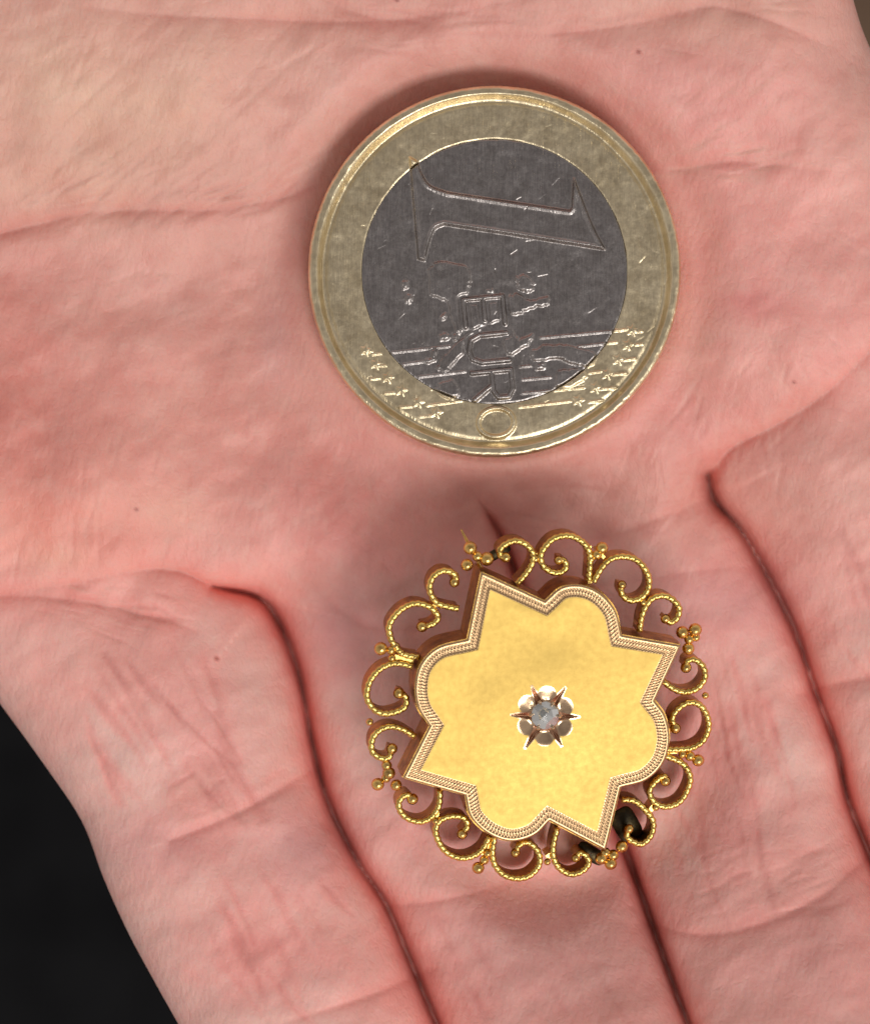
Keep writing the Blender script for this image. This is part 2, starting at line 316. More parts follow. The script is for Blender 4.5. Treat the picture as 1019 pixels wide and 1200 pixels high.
for i in range(24): strand(R(380, 900), R(0, 60), R(-12, 10), R(40, 120), R(.4, 1.2), R(2, 3.4), R(.05, .25), R(0, .1))
for x, y, r in ((254, 772, 2.6), (748, 61, 2.4), (160, 597, 2.2), (930, 448, 1.8), (465, 0, 2.4)):    # small moles
    k = (.75*np.exp(-((X-x)**2+(Y-y)**2)/r**2))[..., None]; col[:] = col*(1-k)+np.array([120., 48, 44])*k
# press the skin flat under coin and brooch
r = np.hypot(X-CCX, Y-CCY); lim = COIN_Z + tx*(X-CCX)+ty*(Y-CCY)
wgt = sm(CR_+75, CR_-2, r); tgt = lim + 4*np.exp(-((r-CR_-14)/14)**2) - 1.5 - 7*np.clip((CR_-r)/40, 0, 1)
Z = Z*(1-wgt) + (tgt + .35*(Z-lim)*(r > CR_)*(1-wgt))*wgt
Z = np.where(r < CR_+1, np.minimum(Z, lim-1), Z)
r = np.hypot(X-BX, Y-BY); lim = BROOCH_Z - sl*(TD[0]*(X-BX)+TD[1]*(Y-BY)) - 1.0 + 130*sm(198, 330, r)
kk = 16.; Zs_ = -kk*np.logaddexp(-Z/kk, -lim/kk); w_ = sm(380, 300, r); Z = Z*(1-w_)+Zs_*w_
# fingertips: round ends of different lengths beyond the picture
tipy = np.full(X.shape, 1900.)
s1 = polydist(X, Y, G1)[1]; s2 = polydist(X, Y, G2)[1]; s3 = polydist(X, Y, G3)[1]
fid = (s1 < 0).astype(int) + (s2 < 0) + (s3 < 0)
tipy = np.array([1620., 1840., 1900., 1780.])[fid]
qq = np.clip((Y-(tipy-150))/150, 0, 1); drop = 120*(1-np.sqrt(1-qq**2)); Zt = Z - drop
keep = Y <= tipy + 1
Vt = world(X, Y, Zt/PX).reshape(-1, 3)
idx = np.arange(X.size).reshape(X.shape)
kq = keep[:-1, :-1] & keep[1:, 1:] & keep[:-1, 1:] & keep[1:, :-1]
Ft = np.stack([idx[:-1, :-1], idx[1:, :-1], idx[1:, 1:], idx[:-1, 1:]], -1)[kq]
# back of the hand: same outline, rounded the other way
bc = np.r_[0, np.arange(4, 24, 5), np.arange(30, nc-30, 12), np.arange(nc-24, nc-1, 5), nc-1]
Xb = X[:, bc]; Yb = Y[:, bc]
Zs = 95*((np.minimum(Yb,620)-620)/620)**2 + 105*((np.maximum(Yb,620)-620)/600)**1.6 + 34*((Xb-520-.12*(Yb-600))/500)**2
dl = np.minimum(polydist(Xb, Yb, LEFT)[0], polydist(Xb, Yb, RIGHT)[0]); q = np.clip(1-dl/125, 0, 1)
Zb = Zs - 250 + 125*(1-np.sqrt(1-q*q)); dG = np.minimum(np.minimum(polydist(Xb, Yb, G1)[0], polydist(Xb, Yb, G2)[0]), polydist(Xb, Yb, G3)[0])
Zb = Zb + np.where(Yb > 750, 1, 0)*60*(1-np.sqrt(1-np.clip(1-dG/110, 0, 1)**2)) + drop[:, bc]*.9
Zb[:, 0] = Zt[:, 0]; Zb[:, -1] = Zt[:, -1]
Zb = np.minimum(Zb, Zt[:, bc])
Vb = world(Xb, Yb, Zb/PX).reshape(-1, 3); ib = np.arange(Xb.size).reshape(Xb.shape) + X.size
ib[:, 0] = idx[:, 0]; ib[:, -1] = idx[:, -1]
kb = keep[:, bc]; kb = kb[:-1, :-1] & kb[1:, 1:] & kb[:-1, 1:] & kb[1:, :-1]
Fb = np.stack([ib[:-1, :-1], ib[:-1, 1:], ib[1:, 1:], ib[1:, :-1]], -1)[kb]
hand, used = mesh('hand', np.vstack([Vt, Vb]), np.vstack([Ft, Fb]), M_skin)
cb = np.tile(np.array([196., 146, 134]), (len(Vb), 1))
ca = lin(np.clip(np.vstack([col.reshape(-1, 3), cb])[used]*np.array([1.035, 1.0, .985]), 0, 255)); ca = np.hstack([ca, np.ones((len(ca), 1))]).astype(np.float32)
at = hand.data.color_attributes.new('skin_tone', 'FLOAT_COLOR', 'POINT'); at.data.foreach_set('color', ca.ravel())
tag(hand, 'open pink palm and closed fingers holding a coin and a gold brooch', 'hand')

# ------------------------------------------------------------------ coin
UP = np.array([math.cos(math.radians(5.5)), -math.sin(math.radians(5.5))]); RT = np.array([-UP[1], UP[0]])   # reading up and right in the picture
def sdf(x, y, P):
    P = np.asarray(P, float); Q = np.vstack([P, P[:1]]); d = polydist(x, y, Q)[0]; ins = np.zeros(x.shape, bool)
    for a, b in zip(Q[:-1], Q[1:]):
        c = ((a[1] > y) != (b[1] > y)) & (x < (b[0]-a[0])*(y-a[1])/(b[1]-a[1]+1e-12)+a[0]); ins ^= c
    return np.where(ins, -d, d)
ONE = np.vstack([smooth_poly([(480,187),(489,193),(492,203),(503,220),(524,228.5)], 4), [(667,250),(669.5,247),(672,212)], smooth_poly([(672,212),(693,266),(708,295)], 3)[1:], [(602,278)], smooth_poly([(520,265.6),(509,271),(502,288),(497,308)], 4), [(490,306)]])
def letter(strokes, cy, cx, h=46, w=32):
    out = []
    for st in strokes:
        P = np.array(st, float); c = np.array([cx, cy]); out.append(c + (P[:, :1]-.5)*w*RT + (P[:, 1:]-.5)*h*UP)
    return out
Os = [[(.5+.5*math.cos(a), .5+.5*math.sin(a)) for a in np.linspace(0, 2*math.pi, 21)]]
LET = {'E': letter([[(1,1),(0,1),(0,0),(1,0)],[(0,.5),(.8,.5)]], 368, 567), 'U': letter([[(0,1),(0,.3),(.15,.07),(.5,0),(.85,.07),(1,.3),(1,1)]], 411, 572),
       'R': letter([[(0,0),(0,1),(.7,1),(.98,.88),(.98,.62),(.7,.5),(0,.5)],[(.5,.5),(1,0)]], 454, 577), 'O': letter(Os, 498, 581, 42, 34)}
def blob(pts, seed=0, n=60, wob=1.6):
    P = smooth_poly([(420+a/3.184, 300+b/3.184) for a, b in pts+[pts[0]]], 6)[:-1]; r = np.random.default_rng(seed); return P + r.normal(0, wob*.45, P.shape)
MAP = [blob(p, i) for i, p in enumerate([
  [(258,60),(300,32),(395,45),(418,90),(402,150),(395,250),(372,300),(350,250),(330,180),(272,150)],
  [(392,190),(430,170),(520,160),(545,190),(540,240),(470,265),(400,280)],
  [(585,95),(615,80),(650,110),(640,140),(600,130)], [(550,165),(590,150),(640,175),(705,160),(700,190),(640,205),(580,230),(552,205)],
  [(290,425),(340,360),(400,310),(450,285),(420,340),(360,400),(325,440)], [(560,270),(600,320),(650,300),(640,330),(600,360),(560,380),(540,330)],
  [(640,365),(700,340),(780,345),(880,375),(860,420),(800,410),(740,390),(660,400)], [(740,440),(820,430),(850,460),(790,500),(735,490)],
  [(300,490),(350,470),(375,520),(340,545),(300,520)], [(165,105),(182,98),(184,125),(170,130)], [(180,150),(200,160),(192,182),(176,176)], [(305,235),(325,225),(318,248)],
  [(300,305),(330,295),(335,320),(308,322)], [(345,305),(368,298),(360,322)], [(660,415),(690,410),(685,430),(665,430)], [(480,140),(500,135),(502,160),(485,165)],
  [(270,360),(290,355),(285,400),(250,405),(248,395),(275,390)]])]
LINES = [((458,416),(527,408.5)),((471,430),(500,426)),((490,444.5),(545,438)),((505,459),(530,456)),((632,399),(728,390)),((677,409),(722,404)),((608,433),(622,431.5)),((611,448),(645,445)),((611,464),(684,457)),((608,480),(668,473)),((556,470),(570,459)),((500,478),(550,471)),((440,432),(452,431)),((425,416),(436,414.5)),
  ((434,447),(445,446)),((450,464),(462,463)),((468,480),(482,479)),((492,491),(506,490)),((436,418),(446,417)),((744,407),(752,406)),((742,392),(752,391)),((730,425),(744,423)),((718,442),(734,440)),((702,459),(722,457)),((690,474),(706,472)),((690,440),(704,438)),((720,390),(734,389))]
STARS = [(428,413),(440,429),(454,445),(470,460),(490,474),(511,486),(740,390),(735,407),(724,424),(711,441),(697,457),(677,472)]
def star_poly(cx, cy, r=7.2):
    return [(cx + (r if k % 2 == 0 else r*.42)*math.cos(math.radians(36*k-5.5)), cy + (r if k % 2 == 0 else r*.42)*math.sin(math.radians(36*k-5.5))) for k in range(10)]
def plat(d, h, w=1.6): return h*sm(w, -w, d)
def grid_polar(r0, r1, nr, na):
    rr = np.linspace(r0, r1, nr); th = np.linspace(0, 2*math.pi, na, endpoint=False); Rr, T = np.meshgrid(rr, th, indexing='ij'); return Rr, T
Mc = Matrix.Translation(Vector(world(np.array(CCX), np.array(CCY), COIN_Z/PX)))
nrm = Vector((-tx, ty, 1)).normalized(); Rq = Vector((0, 0, 1)).rotation_difference(nrm).to_matrix().to_4x4()
coin = empty('coin', Mc @ Rq)
tag(coin, 'worn one euro coin, grey centre and brass ring, lying on the palm', 'coin')
TH = 40.; kc = (D - (COIN_Z+TH)/PX)/D
def coin_v(x, y, h): return np.stack([(x-CCX)/PX*kc, -(y-CCY)/PX*kc, (TH+h)/PX + 0*x], -1)
def relief(x, y):
    h = np.zeros(x.shape); lab = np.zeros(x.shape, int)
    d = sdf(x, y, ONE); h += plat(d, 3.6, 2.2) + 1.8*np.exp(-((d+2)/2.2)**2); lab[d < 3.5] = 1
    lt = np.min([polydist(x, y, s_)[0] for v_ in LET.values() for s_ in v_], 0); damp = .25+.75*sm(5, 9, lt)
    for P in MAP:
        d = sdf(x, y, P); hh = plat(d, 2.8, 2.2)*damp; lab[(d < 2.5) & (lab == 0)] = 2; h = np.maximum(h, hh)
    for a, b in LINES:
        d = polydist(x, y, [a, b])[0]; h = np.maximum(h, plat(d-.6, 2.4, 1.5)*damp); lab[(d < 2.6) & (lab == 0)] = 40 + LINES.index((a, b))
    for i, (k, sts) in enumerate(LET.items()):
        d = np.min([polydist(x, y, s)[0] for s in sts], 0) - 2.3; h = np.maximum(h, plat(d, 3.6, 1.7)); lab[d < 2.6] = 10 + i
    for i, (cx, cy) in enumerate(STARS):
        d = sdf(x, y, star_poly(cx, cy)); h = np.maximum(h, plat(d, 2.2, 1.3)); lab[d < 2.] = 20 + i
    rs = np.random.default_rng(5)
    for i in range(60):
        a_ = rs.uniform(0, 6.283); q_ = 200*math.sqrt(rs.uniform(0, 1)); x0, y0 = CCX+q_*math.cos(a_), CCY+q_*math.sin(a_); L_ = rs.uniform(2, 12); g_ = rs.normal(-.6, .6); w = rs.uniform(.5, .9)
        m = (np.abs(x-x0) < L_+4) & (np.abs(y-y0) < L_+4)
        if m.any(): d = polydist(x[m], y[m], [(x0, y0), (x0+L_*math.cos(g_), y0+L_*math.sin(g_))])[0]; h[m] -= rs.uniform(.3, .9)*np.exp(-(d/w)**2)
    h += .35*vnoise(x, y, 9, 31) + .5*vnoise(x, y, 30, 32)
    return h, lab
def coin_part(r0, r1, nr, na, mat, is_ring):
    Rr, T = grid_polar(r0, r1, nr, na); x = CCX + Rr*np.cos(T); y = CCY + Rr*np.sin(T)
    h, lab = relief(x, y)
    if is_ring:
        k = sm(r0, r0+1.6, Rr); h = h*k - 1.0*(1-k)
        rim = 9*sm(200.5+1.2*np.sin(T*3), 209, Rr); h = h*(1-sm(202, 206, Rr)) - 1.5*np.exp(-((Rr-199)/3)**2) + rim + .5*sm(206,209,Rr)*vnoise(x, y, 11, 40)
        wear = .8*vnoise(T*40, T*0, 1., 41)
        q = np.clip((Rr-(CR_-5.5))/5.5, 0, 1); h = h - 7*(1-np.sqrt(np.clip(1-q*q, 0, 1))) - np.clip(wear, 0, 1)*q*2
    else:
        k = sm(r1, r1-1.6, Rr); h = h*k - .6*(1-k)
    V = coin_v(x, y, h).reshape(-1, 3); id_ = np.arange(x.size).reshape(x.shape); nx = np.roll(id_, -1, 1)
    F = np.stack([id_[:-1], id_[1:], nx[1:], nx[:-1]], -1)[..., ::-1]; fl = lab[:-1]
    return V, F, fl, x, y
Vr, Fr, Lr, xr, yr = coin_part(155.3, CR_, 74, 1000, M_brass, True)
Vk, Fk, Lk, xk, yk = coin_part(.6, 155., 160, 860, M_nickel, False)
# edge and underside of the ring, with fine reeding
na = 1000; th = np.linspace(0, 2*math.pi, na, endpoint=False)
base = len(Vr); rows = []; reed = np.where(np.sin(th*86) > 0, 0, -.8)
for z_, r_ in ((TH-.5, CR_), (TH-2.5, CR_), (2.5, CR_), (0, CR_-3), (0, 20)):
    rows.append(coin_v(CCX+(r_+(reed if 1 < z_ < TH-1 else 0))*np.cos(th), CCY+(r_+(reed if 1 < z_ < TH-1 else 0))*np.sin(th), z_-TH+0*th))
Ve = np.vstack([Vr] + rows); idl = (np.arange(na) + (Vr.shape[0]-na)); Fe = []
prev = idl
for k in range(len(rows)):
    cur = base + k*na + np.arange(na); Fe.append(np.stack([prev, cur, np.roll(cur, -1), np.roll(prev, -1)], -1)[:, ::-1]); prev = cur
Fe = np.vstack(Fe)
ring, _ = mesh('outer_ring', Ve, np.vstack([Fr[(Lr < 3) | ((Lr >= 40) & (np.bincount(Lr.ravel(), minlength=120)[Lr] <= 12))], Fe]), M_brass, coin)
core, _ = mesh('core', Vk, Fk[(Lk == 0) | ((Lk >= 40) & (np.bincount(Lk.ravel(), minlength=120)[Lk] <= 12))], M_nickel, coin)
cap, _ = mesh('relief_centre', np.vstack([[coin_v(np.array(CCX), np.array(CCY), np.array(0.))], coin_v(CCX+.6*np.cos(th[::50]), CCY+.6*np.sin(th[::50]), 0*th[::50])]), np.array([[0, 1+(i+1) % 20, 1+i] for i in range(20)]), M_nickel, core)
mesh('numeral', Vk, Fk[Lk == 1], M_nickel, core); mesh('map_relief', Vk, Fk[Lk == 2], M_nickel, core)
for i in range(4):
    V_, F_, par, mt = (Vk, Fk[Lk == 10+i], core, M_nickel) if i < 3 else (Vr, Fr[Lr == 13], ring, M_brass)
    if len(F_): mesh('letter', V_, F_, mt, par)
if (Lk == 13).any(): mesh('letter', Vk, Fk[Lk == 13], M_nickel, core)
if ((Lr > 9) & (Lr < 13)).any(): mesh('letter', Vr, Fr[(Lr > 9) & (Lr < 13)], M_brass, ring)
for i in range(40, 40+len(LINES)):
    if (Lk == i).sum() > 12: mesh('relief_line', Vk, Fk[Lk == i], M_nickel, core)
    if (Lr == i).sum() > 12: mesh('relief_line', Vr, Fr[Lr == i], M_brass, ring)
for i in range(12):
    if (Lr == 20+i).sum() > 20: mesh('star', Vr, Fr[Lr == 20+i], M_brass, ring)
    if (Lk == 20+i).sum() > 0: mesh('star', Vk, Fk[Lk == 20+i], M_nickel, core)

# ------------------------------------------------------------------ brooch
bn = Vector((TD[0]*math.sin(TILT), -TD[1]*math.sin(TILT), math.cos(TILT)))
Rb = Vector((0, 0, 1)).rotation_difference(bn).to_matrix()
Bo = Vector(world(np.array(BX), np.array(BY), BROOCH_Z/PX))
Mb = Matrix.Translation(Bo) @ Rb.to_4x4()
brooch = empty('brooch', Mb)
tag(brooch, 'round gold filigree brooch with a star-shaped plate and small diamond, below the coin', 'brooch')
Rn = np.array(Rb); on = np.array(Bo)
def bl(px, py, w):
    """brooch coordinates (cm) of the point at height w (px) above its base plane that is seen at this pixel"""
    px, py = np.broadcast_arrays(np.asarray(px, float), np.asarray(py, float)); w = np.broadcast_to(np.asarray(w, float), px.shape)/PX
    cp = Rn.T @ (np.array([0, 0, D]) - on)
    d = np.stack([(px-CX)/PX, (CY-py)/PX, np.full(px.shape, -D)], -1) @ Rn
    t_ = (w - cp[2]) / d[..., 2]
    return cp + d*t_[..., None]
W_WIRE = 36.; W_PLATE = 58.
SCR = [
 [(537,713),(526,711),(513,707),(506,699),(503,688),(507,676),(517,669),(528,670),(534,676),(532,682)],
 [(490,770),(472,766),(460,753),(457,745),(455.5,734),(461,723),(471,713),(485,707),(499,709),(508,715),(513,723),(508,730),(500,733),(494,734)],
 [(483,781),(470,777.5),(457,778),(444,784.5),(434,796.5),(430,809),(430,818),(434,826),(441,833),(451,836),(463,834),(473,829),(476,821),(473,814),(467,812)],
 [(605,684),(614,674),(622,662),(624,649),(616,638),(603.5,633.5),(591,638),(585,645),(587,652),(592,653)],
 [(689,680),(690.5,660),(690,647),(683,636),(672,629),(661,627.5),(648,631),(638.5,640),(633,651),(636,663),(646,670),(656,670.5),(662.5,665),(661,657),(654,656)],
 [(694.5,682),(703,667),(713,656),(726,652),(741,654),(752,662.5),(759,675.5),(759,688.5),(752,699),(741,703.5),(732,700.5),(727,693),(728,685)],
 [(748.5,740),(751,723),(756,710),(764.5,700.5),(777.5,698),(788.5,703.5),(795,713),(792.5,724),(785,729),(779,725)],
 [(776,798),(790.5,808),(803.5,810.5),(816.5,806),(825,794),(823,781),(814,773),(805,774),(803,782)],
 [(778,878),(793,878),(810,876),(823,867.5),(829.5,852),(827,837),(818.5,825.5),(806,823),(793,831),(787,842),(790.5,853)],
 [(778,885),(799,894.5),(808,910.5),(803.5,928),(793,941),(777.5,945),(765,938.5),(760.5,926),(768,915),(777,909),(779,915)],
 [(728,936.5),(743,938.5),(756,949.5),(764.5,962.5),(762.5,977.5),(752,988.5),(741,986),(734,979),(736.5,971)],
 [(652.5,970),(648,988),(648,1003.5),(654.5,1016.5),(667.5,1024),(680.5,1021),(689,1012),(687,1003.5),(679,999),(674,1005)],
 [(579,980),(576.5,999),(580,1014),(590.5,1025),(606,1029),(621,1025),(631.5,1012),(629.5,997),(618.5,987),(608,990),(603.5,999)],
 [(573,980),(564.5,995),(551.5,1003.5),(536.5,1004.5),(521.5,997),(512,982),(510.5,969),(517,960),(530,956),(543,958),(547.5,967),(541,977)],
 [(515,926),(514,943),(506,956),(493.5,962.5),(478,959),(468.5,949.5),(467.5,938.5),(476,931),(483,936)],
 [(486,863),(472,854.5),(457,851),(444,855.5),(436,866),(436,880),(446,888),(455.5,887),(459,877)],
]
def tube(P, rad, nseg=10, helix=None):
    """P (n,3) path, rad scalar/array; helix = strands, pitch for a rope"""
    n = len(P); T = np.gradient(P, axis=0); T /= np.linalg.norm(T, axis=1)[:, None] + 1e-12
    up = np.array([0, 0, 1.]); A = np.cross(T, up); A /= np.linalg.norm(A, axis=1)[:, None] + 1e-9; B = np.cross(A, T)
    ph = np.linspace(0, 2*math.pi, nseg, endpoint=False); r = np.broadcast_to(np.asarray(rad, float), (n,))[:, None]*np.ones(nseg)
    if helix:
        s = np.r_[0, np.cumsum(np.linalg.norm(np.diff(P, axis=0), axis=1))]; r = r*(1 + .26*np.abs(np.cos(ph[None]-math.pi*s[:, None]/helix)) - .16)
    V = P[:, None] + r[..., None]*(np.cos(ph)[None, :, None]*A[:, None] + np.sin(ph)[None, :, None]*B[:, None])
    i = np.arange(n*nseg).reshape(n, nseg); j = np.roll(i, -1, 1)
    F = np.stack([i[:-1], j[:-1], j[1:], i[1:]], -1).reshape(-1, 4)
    V = V.reshape(-1, 3); caps = []
    V = np.vstack([V, P[:1], P[-1:]]); a, b = len(V)-2, len(V)-1
    for k in range(0, nseg, 2):
        caps += [[a, i[0, (k+2) % nseg], i[0, (k+1) % nseg], i[0, k]], [b, i[-1, k], i[-1, (k+1) % nseg], i[-1, (k+2) % nseg]]]
    return V, np.vstack([F, caps])
def ball(c, r, n=14, squash=1.):
    th = np.linspace(0, math.pi, n); ph = np.linspace(0, 2*math.pi, n*2, endpoint=False); T, Pp = np.meshgrid(th, ph, indexing='ij')
    V = np.stack([np.sin(T)*np.cos(Pp), np.sin(T)*np.sin(Pp), np.cos(T)*squash], -1).reshape(-1, 3)*r + c
    i = np.arange(n*2*n).reshape(n, 2*n); j = np.roll(i, -1, 1); return V, np.stack([i[:-1], i[1:], j[1:], j[:-1]], -1).reshape(-1, 4)
def ribbon(P2, w0, w1, th, closed=False):
    """wall along the local xy path P2 (cm), from height w0 to w1 (px), th half thickness px"""
    T = np.gradient(P2, axis=0) if not closed else np.roll(P2, -1, 0)-np.roll(P2, 1, 0); T /= np.linalg.norm(T, axis=1)[:, None]+1e-12; N = np.stack([-T[:, 1], T[:, 0]], 1)*th/PX
    z = lambda w: np.full((len(P2), 1), w/PX)
    R4 = [np.hstack([P2+N, z(w0)]), np.hstack([P2+N, z(w1)]), np.hstack([P2-N, z(w1)]), np.hstack([P2-N, z(w0)])]
    n = len(P2); V = np.vstack(R4); F = []
    for k in range(4):
        a = k*n+np.arange(n); b = ((k+1) % 4)*n+np.arange(n)
        if closed: F.append(np.stack([a, np.roll(a, -1), np.roll(b, -1), b], -1))
        else: F.append(np.stack([a[:-1], a[1:], b[1:], b[:-1]], -1))
    F = np.vstack(F)
    if not closed: F = np.vstack([F, [[0, n, 2*n, 3*n], [n-1, 4*n-1, 3*n-1, 2*n-1]]])
    return V, F
for k, sc_ in enumerate(SCR):
    P = smooth_poly(sc_, 8); P, _ = resample(P, 1.0)
    P3 = bl(P[:, 0], P[:, 1], W_WIRE)
    sag = 1 + 0*P3[:, :1]
    V, F = ribbon(P3[:, :2], 4., W_WIRE-1., 2.3)
    rib, _ = mesh('scroll', V, F, M_wall, brooch, smooth=False)
    V, F = tube(P3 + np.array([0, 0, 1.2/PX]), 3.7/PX, 12, helix=6.8/PX); mesh('twisted_wire', V, F, M_wire, rib)
    V, F = ball(P3[-1] + np.array([0, 0, 1/PX]), (6.0 + .7*math.sin(k))/PX); mesh('end_bead', V, F, M_bead, rib)
BEADS = [(550.6,642,6.5),(547,662,6),(570,655,6.8),(559,652,5),(705,642,6),(699,650,5),(692,655,4),(799,741,6.2),(814,738,6.5),(806,760,6),(807,749,5),(815,747,4),
  (817.5,891,6),(808,886,5),(799,884,4),(715,1012,6.2),(718,1002,5.5),(704,1006,6),(728,992,6),(709,999,5),(560,1017,6),(567,1008,4.6),(571,1000,4),
  (442.5,919,6.2),(455.5,906,6.2),(464,920,5.6),(453,897,5),(452,912,4.5),(446,760,6.4),(458,762,4.4),(464,757,3.8),(470,765,3.8),(459,771,3.8),(627,655,3.6),(753,706,3.4),(510,962,3.4),(641,1010,3.4),(826,815,3.4),(768,946,3.6),(433,846,3.6),(508,702,3.4)]
for x, y, r_ in BEADS:
    V, F = ball(bl(x, y, W_WIRE + 1), r_*1.2/PX); mesh('bead', V, F, M_bead, brooch)
# solder webs where neighbouring scrolls meet
for a, b, wd in (((690,640),(691,684),4),((793,880),(776,881),5),((574,985),(566,1003),4),((484,777),(462,770),5),((757,704),(748,735),3),((508,712),(512,704),4),((626,650),(633,652),4),((640,1005),(648,1000),4),((511,962),(513,950),3),((766,944),(760,952),4),((800,882),(815,889),3),((700,646),(708,654),3)):
    P, _ = resample([a, b], 2.); V, F = ribbon(bl(P[:, 0], P[:, 1], W_WIRE)[:, :2], 6, W_WIRE-.5, wd/1.6); mesh('solder_web', V, F, M_wire, brooch, smooth=False)
# star plate outline: corner-to-corner segments
K = {'P1': (563.4,670), 'N1': (638,704), 'N2': (728,744), 'P2': (797.3,756), 'N3': (766.5,821), 'N4': (727,923), 'P3': (709,996.4), 'N5': (643.5,962), 'N6': (544.5,932), 'P4': (472,911.5), 'N7': (503,850.6), 'N8': (547,749)}
SEG = [[K['P1'],K['N1']],[K['N1'],(657,688),(680,685.5),(702.5,694.5),(720.5,715),K['N2']],[K['N2'],K['P2']],[K['P2'],K['N3']],[K['N3'],(779,839),(784,866),(777,893.5),(757,914),K['N4']],
  [K['N4'],K['P3']],[K['P3'],K['N5']],[K['N5'],(625.5,979),(598.5,986),(571.5,977),(551,957),K['N6']],[K['N6'],K['P4']],[K['P4'],K['N7']],[K['N7'],(490,830),(486,805),(492.5,778),(513,758),K['N8']],[K['N8'],K['P1']]]
SEGr = []
for sg in SEG:
    c = np.array(sg, float)
    if len(c) > 2: c = smooth_poly(c, 10)
    SEGr.append(resample(c, 1.)[0])
def seg_end_dir(c, end):
    v = c[3]-c[0] if end == 0 else c[-1]-c[-4]; return v/np.linalg.norm(v)
def offset_ring(d, ns):
    """closed inward offset of the star by d px; ns samples per segment"""
    out = []
    for i, c in enumerate(SEGr):
        pv, nx = SEGr[i-1], SEGr[(i+1) % len(SEGr)]
        t0, tp = seg_end_dir(c, 0), seg_end_dir(pv, 1); t1, tn = seg_end_dir(c, 1), seg_end_dir(nx, 0)
        # clockwise in picture (y down) -> inward normal is (-ty, tx)
        def cut(a, b):   # a incoming dir, b outgoing
            cr_ = a[0]*b[1]-a[1]*b[0]; ang = math.atan2(cr_, a @ b); return d*math.tan(ang/2)
        L = np.r_[0, np.cumsum(np.linalg.norm(np.diff(c, axis=0), axis=1))]
        s = np.linspace(cut(tp, t0), L[-1]-cut(t1, tn), ns[i]+1)
        def at(s_):
            x = np.interp(s_, L, c[:, 0]); y = np.interp(s_, L, c[:, 1]); e0 = np.minimum(s_, 0)[:, None]; e1 = np.maximum(s_-L[-1], 0)[:, None]
            return np.stack([x, y], 1) + e0*t0 + e1*t1
        p = at(s); T = at(s+.8)-at(s-.8); T[0], T[-1] = t0, t1; T /= np.linalg.norm(T, axis=1)[:, None]; N = np.stack([-T[:, 1], T[:, 0]], 1)
        out.append((p + N*d)[:-1])
    return np.vstack(out)
NS = [int(round(len(c)*1.25)) for c in SEGr]
offs = [0, 1.2, 3.2, 4.0, 4.6, 6.2, 8.0, 8.6, 9.2, 9.8, 11.6, 13.4, 14.0, 14.8]
hs = [-1.6, -.2, 0, -.3, -1, -1, -1, -.3, -.3, -1, -1, -1, 0, 0]
groove = [0, 0, 0, 0, 1, 1, 1, 0, 0, 1, 1, 1, 0, 0]
tot = sum(NS); sidx = np.arange(tot); rings = []
for d_, h_, g_ in zip(offs, hs, groove):
    r2 = offset_ring(d_, NS); w_ = np.full(tot, W_PLATE + (h_ if not g_ else 0.))
    if g_: w_ = W_PLATE - .95*(.5+.5*np.cos(2*math.pi*sidx/5.))
    rings.append(bl(r2[:, 0], r2[:, 1], w_))
V = np.vstack(rings); i = np.arange(len(V)).reshape(len(rings), tot); j = np.roll(i, -1, 1)
mesh('engraved_border', V, np.stack([i[:-1], i[1:], j[1:], j[:-1]], -1).reshape(-1, 4), M_border, brooch, smooth=True)
# plate interior: concentric blend from the border to the stone
inner = offset_ring(offs[-1], NS); CEN = np.array([638.5, 839.]); prs = []
fs = np.r_[0, .004, np.linspace(.02, .98, 34)]
ang = np.arctan2(inner[:, 1]-CEN[1], inner[:, 0]-CEN[0]); cir = CEN + 49.4*np.stack([np.cos(ang), np.sin(ang)], 1)
for f in np.r_[fs, 1]:
    p = inner*(1-f) + cir*f; r_ = np.hypot(*(p-CEN).T)
    w_ = W_PLATE + 3.0*np.exp(-(r_/70)**2) + .4*vnoise(p[:, 0], p[:, 1], 40, 50)*min(1, f*8)
    prs.append(bl(p[:, 0], p[:, 1], w_ if f > 0 else W_PLATE + 0*w_))
V = np.vstack(prs); i = np.arange(len(V)).reshape(len(prs), tot); j = np.roll(i, -1, 1)
mesh('star_plate', V, np.stack([i[:-1], i[1:], j[1:], j[:-1]], -1).reshape(-1, 4), M_plate, brooch)
o0 = offset_ring(0, [max(4, int(len(c)/2)) for c in SEGr]); p3 = bl(o0[:, 0], o0[:, 1], W_PLATE)
V, F = ribbon(p3[:, :2]*.992, 2., W_PLATE-1.8, 1.2, closed=True); mesh('star_wall', V, F, M_wall, brooch, smooth=False)
# rim of the backing tier the scrolls are soldered to
o1 = offset_ring(1.5, [max(4, int(len(c)/2)) for c in SEGr]); p3 = bl(o1[:, 0], o1[:, 1], W_PLATE-22); V, F = ribbon(p3[:, :2], 2., 30, 3., closed=True)
mesh('backing_rim', V, F, M_wall, brooch, smooth=False)
